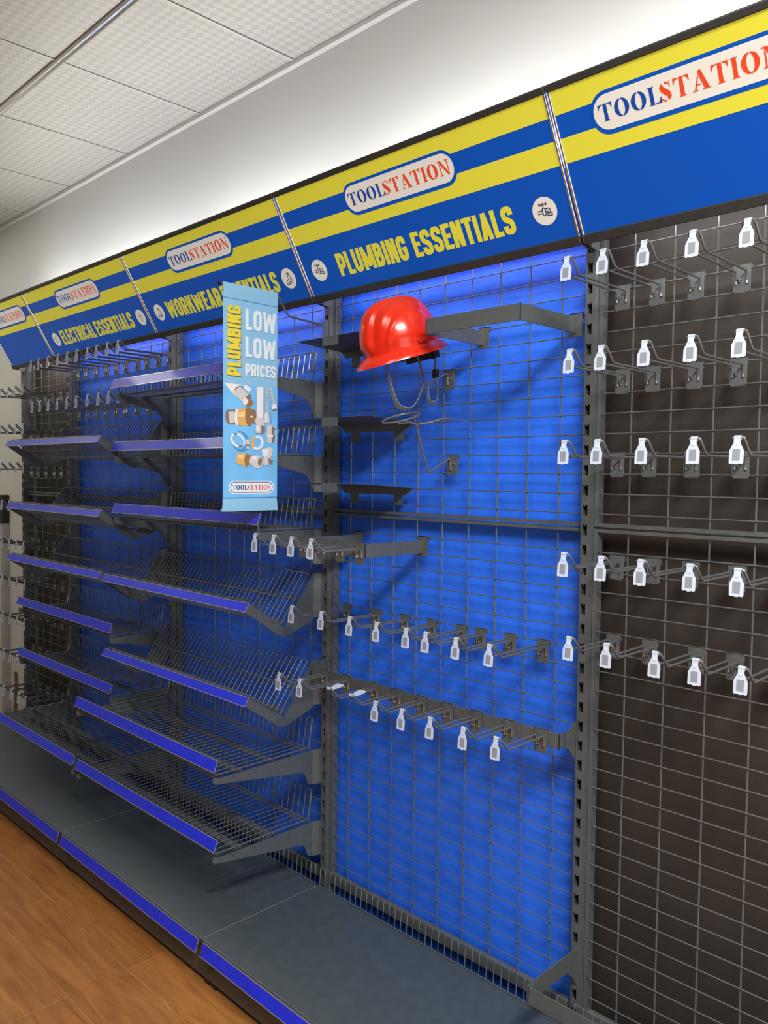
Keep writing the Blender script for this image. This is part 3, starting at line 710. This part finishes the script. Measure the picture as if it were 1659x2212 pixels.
def long_bar(x0, x1, y, z0, z1, label, big=False):
    cx = (x0 + x1) / 2; a, b = x0 - cx, x1 - cx
    t = thing('hanging_bar', label, 'hanging bar', (cx, 0, z0))
    h = z1 - z0; m = MB()
    if big: m.bandz([(a, y + .02), (a, y), (b, y), (b, y + .02)], 0, h, .003)
    else: m.bandz([(a, y + .026), (a, y), (b, y), (b, y + .026)], 0, h, .003)
    m.build('flat_bar', M['metal'], t, smooth=False, bevel=.0008)
    for x, s in ((a, -1), (b, 1)):
        xx = x + s * (.004 if big else .0075); m = MB()
        if big: m.prism([(y, 0), (y, h), (-.024, h + .002), (-.024, h - .10), (-.052, h - .062), (-.075, h - .046), (y + .02, 0)], 'x', xx - .0012, xx + .0012)
        else: m.prism([(y + .022, .0), (y + .022, h), (y + .030, h + .003), (-.014, h + .024), (-.014, -.042), (-.028, -.036), (y + .030, -.004)], 'x', xx - .0012, xx + .0012)
        m.build('end_bracket', M['metal'], t, smooth=False)
long_bar(-.086, .874, -.088, -.5445, -.5055, 'long flat hanging bar across the blue bay carrying nine hooks')
long_bar(.905, 1.508, -.245, -1.113, -1.070, 'flat hanging bar low in the near dark bay with arm bracket', True)

def cap_shelf(z, label):
    x0, x1 = -.038, .293; cx = (x0 + x1) / 2
    t = thing('cap_display_shelf', label, 'display shelf', (cx, 0, z), group='small sheet-metal display shelves')
    a, b = x0 - cx, x1 - cx
    MB().add([(a, -.2, .011), (b, -.2, .011), (b, -.012, 0), (a, -.012, 0), (a, -.2, .0122), (b, -.2, .0122), (b, -.012, .0012), (a, -.012, .0012)],
             [(0, 3, 2, 1), (4, 5, 6, 7), (0, 1, 5, 4), (1, 2, 6, 5), (2, 3, 7, 6), (3, 0, 4, 7)]).build('plate', M['metal'], t, smooth=False)
    u0, u1 = .0855 - cx, .157 - cx
    MB().box(u0, u1, -.2012, -.1996, -.0155, .0125).build('label_lip', M['metal'], t, smooth=False)
    m = MB().prism([(a + .001, 0), (b - .001, 0), (b - .022, -.0225), (a + .022, -.0225)], 'y', -.0132, -.0118)
    m.build('rear_flange', M['metal'], t, smooth=False)
    for q0, q1 in ((.0145, .053), (.2105, .249)): MB().box(q0 - cx, q1 - cx, -.0128, -.0112, -.052, -.020).box(q0 - cx, q1 - cx, -.0128, .002, -.054, -.0515).build('mounting_tab', M['metal'], t, smooth=False)
cap_shelf(.5405, 'small flat display shelf with front lip, behind the helmet')
cap_shelf(.2965, 'small flat display shelf with front lip, middle one beside the post')
cap_shelf(.0985, 'small flat display shelf with front lip, lowest one beside the post')

def helmet_holder(x, z, label):
    t = thing('helmet_holder', label, 'helmet holder', (x, 0, z), group='bent wire helmet holders')
    m = MB(); grid_clip(m, .0, 0); m.build('back_plate', M['metal'], t, smooth=False)
    o = MB().tube([(-.004, -.0098, -.040), (-.004, -.0108, -.016)], .0033, 8).tube([(.004, -.0075, -.022), (.004, -.0125, -.022)], .0045, 8).build('welded_end', M['zinc'], t)
    w = MB(); w.tube([(-.004, -.0108, -.016), (-.004, -.013, -.008), (-.006, -.018, -.008), (-.010, -.090, -.043), (-.010, -.099, -.0445), (-.010, -.104, -.038), (-.010, -.1335, .034), (-.010, -.1640, .112)], .0031, 8)
    ring = []
    for k in range(28):
        a = 2 * PI * k / 28; ring.append((-.010 + .051 * math.sin(a), -.2145 + .051 * math.cos(a), .1005 + .017 * math.cos(a)))
    w.tube(ring, .0031, 8, closed=True)
    w.tube([(-.060, -.172, .088), (-.03, -.158, .092), (-.010, -.150, .085), (.012, -.120, .092), (.03, -.088, .1035), (.042, -.060, .104)], .0029, 8)
    w.build('wire_frame', M['prong'], t)
helmet_holder(.4275, .4405, 'wire helmet holder carrying the red helmet')
helmet_holder(.4435, .1935, 'empty wire helmet holder with ring, below the helmet')

# ------------------------------------------------------------------ helmet
def helmet():
    t = thing('safety_helmet', 'glossy red safety helmet hanging tilted in the blue bay', 'helmet', (.405, -.186, .488), (math.radians(17), math.radians(0), math.radians(-17)))
    NP, NS = 120, 36
    def shell(off):
        vs = []; fs = []
        for i in range(NS + 1):
            for j in range(NP):
                a = 2 * PI * j / NP                       # a = 0 is the front (-y)
                ca, sa = math.cos(a), math.sin(a)
                A = .104 if ca > 0 else .106; Bx = .094
                if i < 10:                                # brim from outer edge to shell
                    u = i / 10
                    fr = max(0, ca); bk = max(0, -ca)
                    ext = .013 + .022 * fr ** 1.8 + .012 * bk ** 1.6
                    drop = -.026 - .002 * fr ** 2 + .006 * bk ** 1.4
                    k = 1 - u; rr = ext * k ** .85
                    x = (Bx + .004 + rr) * sa; y = -(A + .004 + rr) * ca
                    z = drop * k ** 1.15 + (-.003 if i == 0 else 0)
                else:
                    s = (i - 10) / (NS - 10) * PI / 2
                    c = max(0.0, math.cos(s)) ** .62
                    x = (Bx + .004) * c * sa; y = -(A + .004) * c * ca; z = .128 * math.sin(s) ** 1.05
                    rad = math.hypot(x, y)
                    # raised centre ridge and two side ridges running front to back
                    k = min(1, max(0, (z - .004) / .02))
                    g = math.exp(-((x / .029) ** 6)) * .012
                    g += math.exp(-(((abs(x) - .052) / .011) ** 2)) * .0035 * min(1, z / .09)
                    ar = (math.atan2(-y, abs(x)) / math.radians(52)) ** 2 + (z / .098) ** 2
                    g += .0045 * min(1, max(0, (1.06 - ar) / .12)) * min(1, max(0, (z - .004) / .01))
                    n = Vector((x / (Bx * Bx), y / (A * A), z / (.128 ** 2))); n.normalize()
                    x += n.x * g * k; y += n.y * g * k; z += n.z * g * k
                if off:
                    n = Vector((x, y, z * .8)); n.normalize(); x -= n.x * off; y -= n.y * off; z -= n.z * off
                vs.append((x, y, z))
        for i in range(NS):
            for j in range(NP):
                a, b, c, d = i * NP + j, i * NP + (j + 1) % NP, (i + 1) * NP + (j + 1) % NP, (i + 1) * NP + j
                fs.append((a, b, c, d) if not off else (d, c, b, a))
        return vs, fs
    m = MB(); v, f = shell(0); m.add(v, f); v, f = shell(.0032); m.add(v, f)
    n1 = (NS + 1) * NP
    m.f += [(j, n1 + j, n1 + (j + 1) % NP, (j + 1) % NP) for j in range(NP)]
    m.build('shell', M['red'], t)
    # rain gutter blocks on the side and rear slot
    g = MB()
    for sx in (-1, 1):
        g.box(sx * .101 - .005, sx * .101 + .005, -.006, .022, .004, .016)
    g.build('accessory_slot', M['red'], t, bevel=.002)
    hb = MB(); pts = []
    ring = [( .082 * math.sin(2 * PI * k / 40), -.098 * math.cos(2 * PI * k / 40)) for k in range(40)]
    for (x, y), (x2, y2) in zip(ring, ring[1:] + ring[:1]):
        hb.add([(x, y, -.026), (x2, y2, -.026), (x2, y2, .012), (x, y, .012), (x * .97, y * .97, -.026), (x2 * .97, y2 * .97, -.026), (x2 * .97, y2 * .97, .012), (x * .97, y * .97, .012)],
               [(0, 1, 2, 3), (7, 6, 5, 4), (0, 4, 5, 1), (3, 2, 6, 7)])
    hb.build('headband', M['band'], t)
    nb = MB(); K = 14
    for k in range(K):
        a0, a1 = [math.radians(118 + 124 * (k + e) / K) for e in (0, 1)]
        q = []
        for a in (a0, a1): q.append((.086 * math.sin(a), -.103 * math.cos(a)))
        (x, y), (x2, y2) = q
        nb.add([(x, y, -.048), (x2, y2, -.048), (x2, y2, .0), (x, y, .0), (x * .93, y * .93, -.048), (x2 * .93, y2 * .93, -.048), (x2 * .93, y2 * .93, 0), (x * .93, y * .93, 0)],
               [(0, 1, 2, 3), (7, 6, 5, 4), (0, 4, 5, 1), (3, 2, 6, 7)])
    nb.build('nape_pad', M['pad'], t)
    return t
H = helmet()
# chin strap: webbing that hangs under the helmet (shelf-space points turned into helmet space)
HM = Matrix.Translation(Vector((.405, -.186, .488))) @ Matrix.Rotation(math.radians(-17), 4, 'Z') @ Matrix.Rotation(math.radians(17), 4, 'X')
HI = HM.inverted()
def ribbon(pts, wd, th=.0012):
    m = MB(); P = []
    for k in range(len(pts) - 1):
        a, b = Vector(pts[max(0, k - 1)]), Vector(pts[k]); c, d = Vector(pts[k + 1]), Vector(pts[min(len(pts) - 1, k + 2)])
        for s in range(6):
            u = s / 6; P.append(0.5 * ((2 * b) + (c - a) * u + (2 * a - 5 * b + 4 * c - d) * u * u + (3 * b - a - 3 * c + d) * u ** 3))
    P.append(Vector(pts[-1])); wx = Vector((.80, -.45, .38)).normalized(); prev = None
    for i in range(len(P)):
        tdir = (P[min(i + 1, len(P) - 1)] - P[max(0, i - 1)]).normalized(); s = wx - tdir * wx.dot(tdir); s.normalize(); n = tdir.cross(s)
        ring = [HI @ (P[i] + s * e * wd / 2 + n * f * th / 2) for e, f in ((-1, -1), (1, -1), (1, 1), (-1, 1))]
        if prev:
            m.add(prev + ring, [(0, 1, 5, 4), (1, 2, 6, 5), (2, 3, 7, 6), (3, 0, 4, 7)])
        prev = ring
    return m
STRAP = [(.405, -.2418, .445), (.405, -.235, .400), (.405, -.215, .355), (.405, -.195, .330), (.405, -.175, .3235), (.405, -.152, .3235), (.405, -.132, .335), (.405, -.112, .362), (.405, -.100, .388), (.405, -.096, .402)]
cs = ribbon(STRAP, .019).build('chin_strap', M['strap'], H)
STRAP = [(.412, -.094, .4025), (.412, -.086, .392), (.412, -.083, .372), (.412, -.080, .356), (.412, -.066, .348), (.412, -.050, .350), (.412, -.043, .366), (.412, -.046, .40), (.412, -.050, .428), (.412, -.052, .47), (.412, -.052, .515)]
ribbon(STRAP, .017).build('strap_tail', M['strap'], H)
b = MB()
c = Vector((.412, -.0505, .432)); vs = [HI @ (c + Vector((sx * .0105, sy * .004, sz * .0125))) for sx in (-1, 1) for sy in (-1, 1) for sz in (-1, 1)]
b.add(vs, [(0, 1, 3, 2), (4, 6, 7, 5), (0, 4, 5, 1), (2, 3, 7, 6), (0, 2, 6, 4), (1, 5, 7, 3)]).build('buckle', M['buckle'], H, smooth=False, bevel=.002)

# ------------------------------------------------------------------ hanging banner
BX = -.100
arm = thing('banner_arm', 'bent dark rod holding the pale blue banner, fixed to the post', 'banner arm', (BX, 0, .633))
MB().box(.0035, .0095, -.036, -.0245, -.055, .018).build('mounting_plate', M['metal'], arm, smooth=False)
m = MB().tube([(.006, -.0400, -.045), (.006, -.0405, -.004), (.006, -.046, .0), (.0, -.176, .0085), (.0, -.186, .011), (0, -.192, .018), (0, -.230, .066), (0, -.2365, .0695), (0, -.246, .0700), (0, -.444, .0700)], .0034, 8)
m.build('rod', M['prong'], arm)
MB().tube([(0, -.443, .0700), (0, -.452, .0702)], .0052, 10).build('end_cap', M['buckle'], arm)
# banner space: x to the right as seen (= +y in the room), z up; faces -y in its own space (= +x in the room)
ban = thing('hanging_banner', 'long pale blue banner reading PLUMBING LOW LOW PRICES', 'banner', (BX + .0045, 0, 0), (0, 0, math.radians(90)))
U0, U1, V0, V1 = -.4345, -.2320, .0255, .7045
f = MB(); NN = 24
sheet = []
rows = [.0215, .026, .040, .062, .10, .3, .5, .64, .663, .69, .703, .7075, .7085]
def bw(z):   # the hems bow outwards a little
    return .0012 if .06 < z < .665 else .0
for z in rows:
    wv = (.0035 if z < .03 else .0015 if z < .045 else 0) + (.0012 if z > .70 else 0)
    sheet.append([(U0 - wv + (U1 - U0 + 2 * wv) * k / NN, bw(z), z) for k in range(NN + 1)])
for r0, r1 in zip(sheet[:-1], sheet[1:]):
    for k in range(NN): f.add([r0[k], r0[k + 1], r1[k + 1], r1[k]], [(0, 1, 2, 3)])
back = [[(x, y + .0012, z) for (x, y, z) in r] for r in sheet]
for r0, r1 in zip(back[:-1], back[1:]):
    for k in range(NN): f.add([r0[k], r0[k + 1], r1[k + 1], r1[k]], [(3, 2, 1, 0)])
f.build('cloth', M['ban'], ban)
MB().tube([(U0 - .004, .004, .0258), (U1 + .005, .004, .0258)], .0042, 8).build('bottom_rod', M['ban'], ban)
m = MB()
for z in (.6635, .0625): m.flat([(U0, z - .0007), (U1, z - .0007), (U1, z + .0007), (U0, z + .0007)], -.0006)
m.build('hem_seam', M['pring'], ban, smooth=False)
MB().flat([(U0, .064), (U1, .064), (U1, .4092), (U0, .4092)], -.0002).build('photo_print', M['banphoto'], ban, smooth=False)
m = MB()
for tx, z0, z1 in (('LOW', .577, .640), ('LOW', .494, .556), ('PRICES', .438, .475)): word_heavy(m, tx, -.3565, -.2405, z0, z1, -.0010, sw=.20 if tx == 'LOW' else .21, gap=.07)
m.build('white_lettering', M['banwhite'], ban, smooth=False)
rotf = lambda p: (-.3725 - p[1], p[0])
for nm, mm, y, dx, dz in (('letter_edge', 'banshade', -.0008, .0018, -.0018), ('yellow_lettering', 'banyel', -.0012, 0, 0)):
    m = MB(); word_heavy(m, 'PLUMBING', .4335 + dz, .6435 + dz, 0 - dx, .0490 - dx, y, sw=.22, gap=.07, xf=rotf); m.build(nm, M[mm], ban, smooth=False)
c = (-.330, .0948)
lg = MB().flat(pill(*c, .085, .0205), -.0008).build('logo_plate', M['banwhite'], ban, smooth=False)
MB().flat(pill(*c, .0800, .0170), -.0011).build('logo_outline', M['bannavy'], lg, smooth=False)
MB().flat(pill(*c, .0775, .0148), -.0014).build('logo_field', M['banwhite'], lg, smooth=False)
m = MB(); word_stencil(m, 'TOOL', -.4025, -.3475, .0868, .1025, -.0018); m.build('blue_lettering', M['bannavy'], lg, smooth=False)
m = MB(); word_stencil(m, 'STATION', -.3480, -.2575, .0865, .1030, -.0018, gap=.09); m.build('red_lettering', M['banred'], lg, smooth=False)
# printed plumbing fittings (crop pixel -> banner space)
def q(x, y): return (U0 + (x - 15) / 1225.0 * (U1 - U0), .4092 - (y - (75 + 115 * x / 1240.0)) / 2100.0 * .277)
PR = []
def fitting(name): PR.append((name, {}))
def pp(key, pts, lay=0): PR[-1][1].setdefault(key, []).append(([q(*p) for p in pts], -.0006 - .00035 * lay))
def ell(cx, cy, rx, ry, rot=0, n=28, a0=0, a1=360):
    r = math.radians(rot); o = []
    for k in range(n + (0 if a1 - a0 == 360 else 1)):
        a = math.radians(a0 + (a1 - a0) * k / n); x, y = rx * math.cos(a), ry * math.sin(a); o.append((cx + x * math.cos(r) - y * math.sin(r), cy + x * math.sin(r) + y * math.cos(r)))
    return o
def band(key, alt, cx, cy, ro, ri, rot, n, altf, lay):
    for k in range(n):
        a0, a1 = 360 / n * k, 360 / n * (k + 1); A = ell(cx, cy, ro[0], ro[1], rot, 1, a0, a1); B = ell(cx + 6, cy, ri[0], ri[1], rot, 1, a0, a1)
        pp(alt if altf(k) else key, [A[0], A[-1], B[-1], B[0]], lay)
fitting('printed_elbow_joint')
pp('pipewhite', [(25, 80), (440, 125), (300, 200), (240, 290), (250, 370)], 1)
pp('pchrome', ell(330, 270, 130, 95, -40), 2); pp('pchrome', [(310, 400), (500, 610), (560, 500), (640, 440), (440, 230), (330, 250)], 2); pp('pipewhite', [(440, 140), (520, 130), (630, 210), (580, 300), (470, 220)], 3)
pp('pchromed', [(270, 200), (350, 150), (430, 160), (440, 235), (400, 180), (330, 180), (260, 260)], 3); pp('pchromed', [(500, 400), (600, 330), (640, 440), (560, 500)], 3)
pp('pbrassd', ell(585, 560, 90, 65, -45), 3); pp('pipewhite', [(430, 560), (500, 610), (560, 490), (470, 420)], 4)
fitting('printed_brass_valve')
pp('pchromed', [(65, 720), (110, 695), (270, 690), (270, 1035), (130, 1030), (70, 960), (55, 850)], 1); pp('pchrome', [(120, 740), (250, 740), (250, 1000), (150, 1000)], 2)
pp('pipewhite', ell(310, 870, 62, 195), 3); pp('pbrass', [(330, 670), (500, 650), (620, 660), (650, 760), (650, 980), (600, 1070), (430, 1070), (330, 1050), (310, 870)], 4); pp('pbrassl', [(340, 760), (500, 740), (500, 860), (330, 870)], 5); pp('pbrassd', [(490, 690), (520, 655), (620, 665), (600, 860), (620, 1065), (560, 1070), (500, 1000), (480, 850)], 5)
pp('pbrassd', ell(660, 850, 80, 165), 6); pp('pchromed', ell(655, 800, 50, 90), 7); pp('pipewhite', [(595, 850), (660, 845), (660, 885), (600, 885)], 8)
fitting('printed_white_pipe')
pp('pipewhite', [(735, 160), (890, 165), (890, 900), (735, 900)], 9); pp('pchrome', [(690, 960), (720, 900), (900, 905), (925, 990), (900, 1060), (930, 1080), (930, 1240), (880, 1260), (720, 1250), (705, 1080), (730, 1050)], 10); pp('pchromed', [(840, 1075), (930, 1085), (930, 1240), (840, 1260)], 11); pp('pipewhite', [(730, 1090), (800, 1085), (805, 1210), (735, 1210)], 11)
fitting('printed_shower_hose')
for k in range(13):
    y = 200 + k * 43; pp('pchrome', [(958, y), (1030, y), (1030, y + 30), (950, y + 34)], 2); pp('pchromed', [(1000, y + 30), (1030, y + 30), (1030, y + 43), (990, y + 43)], 2)
    x = 1045 + k * 9.5
    if k < 9: pp('pchrome', [(x - 10, y), (x + 55, y - 4), (x + 66, y + 28), (x, y + 36)], 2)
pp('pchrome', [(925, 780), (1030, 740), (1060, 1010), (930, 1015)], 3); pp('pipewhite', [(945, 800), (980, 790), (985, 1000), (945, 1005)], 4); pp('pring', [(1030, 740), (1075, 800), (1090, 1010), (1055, 1025)], 3); pp('pipewhite', [(1090, 600), (1190, 570), (1230, 690), (1110, 720)], 3); pp('pchromed', ell(1170, 705, 60, 24, -15), 4)
fitting('printed_coupling')
pp('pchrome', [(985, 1120), (1010, 1070), (1140, 1085), (1200, 1150), (1160, 1220), (1165, 1290), (1205, 1330), (1165, 1500), (1040, 1505), (990, 1470), (1000, 1350), (970, 1290), (1000, 1210)], 2); pp('pchromed', [(1100, 1100), (1200, 1150), (1160, 1220), (1165, 1300), (1190, 1330), (1160, 1495), (1100, 1500)], 3); pp('pipewhite', [(1005, 1300), (1130, 1310), (1130, 1360), (1010, 1360)], 4)
fitting('printed_hose_clip')
pp('pring', ell(390, 1430, 190, 255, -25), 1); pp('banphoto', ell(345, 1400, 150, 215, -25), 2)
band('pipewhite', 'pchromed', 320, 1400, (190, 140), (150, 95), 48, 24, lambda k: k in (0, 1, 2, 13, 14), 4)
pp('pchrome', [(505, 1390), (580, 1390), (580, 1610), (510, 1600)], 5); pp('pchromed', [(505, 1500), (600, 1520), (595, 1550), (505, 1545)], 6)
fitting('printed_brass_nut')
band('pipewhite', 'pbrass', 760, 1480, (150, 170), (84, 112), 0, 30, lambda k: 10 < k < 21, 3)
fitting('printed_brass_connector')
pp('pbrass', [(275, 1860), (320, 1710), (430, 1700), (600, 1750), (620, 1830), (570, 2010), (510, 2030), (300, 1930)], 3); pp('pbrassl', [(310, 1800), (340, 1740), (470, 1740), (460, 1850)], 4); pp('pbrassd', [(500, 1720), (610, 1755), (570, 2010), (490, 2000), (470, 1860)], 4)
pp('pchrome', [(570, 1920), (630, 1790), (760, 1770), (880, 1850), (890, 1980), (820, 2080), (700, 2060)], 5); pp('pipewhite', [(620, 1850), (660, 1800), (760, 1800), (720, 1900)], 6); pp('pchromed', ell(825, 1930, 48, 90, 10), 6)
fitting('printed_chrome_elbow')
pp('pchrome', [(860, 1640), (1030, 1600), (1130, 1640), (1110, 1790), (1060, 1850), (1140, 1930), (1100, 2010), (920, 2030), (890, 1920), (920, 1850)], 4); pp('pipewhite', [(870, 1660), (1010, 1640), (1010, 1790), (890, 1810)], 5); pp('pchromed', [(1020, 1850), (1140, 1930), (1100, 2000), (1030, 1990)], 5)
for name, parts in PR:
    m = MB(); idx = []; mats = []
    for key, polys in parts.items():
        mats.append(M[key])
        for pl, y in polys: m.flat(pl, y); idx.append(len(mats) - 1)
    o = m.build(name, mats[0], ban, smooth=False)
    for mm in mats[1:]: o.data.materials.append(mm)
    o.data.polygons.foreach_set('material_index', idx)

# ------------------------------------------------------------------ odds and ends at the far left
t = thing('wall_conduit', 'grey vertical conduit with black head on the wall at far left', 'conduit', (-3.24, .07, FL))
MB().box(-.03, .025, -.025, .0098, 0, -.19 - FL).build('conduit', M['grey'], t, smooth=False)
MB().box(-.04, .030, -.035, .0098, -.19 - FL, -.015 - FL).build('head', M['black'], t, smooth=False, bevel=.004)
m = MB(); pts = [(.0, .03), (-.006, .10), (.008, .17), (.02, .24), (.012, .33)]
for (a, b) in zip(pts[:-1], pts[1:]): m.prism([(a[0], a[1]), (a[0] + .035, a[1]), (b[0] + .035, b[1]), (b[0], b[1])], 'y', 0, .004)
o = tag(m.build('card_offcut', M['card']), 'ragged brown card strip against the wall at far left', 'card strip'); o.location = (-3.15, .070, 0)
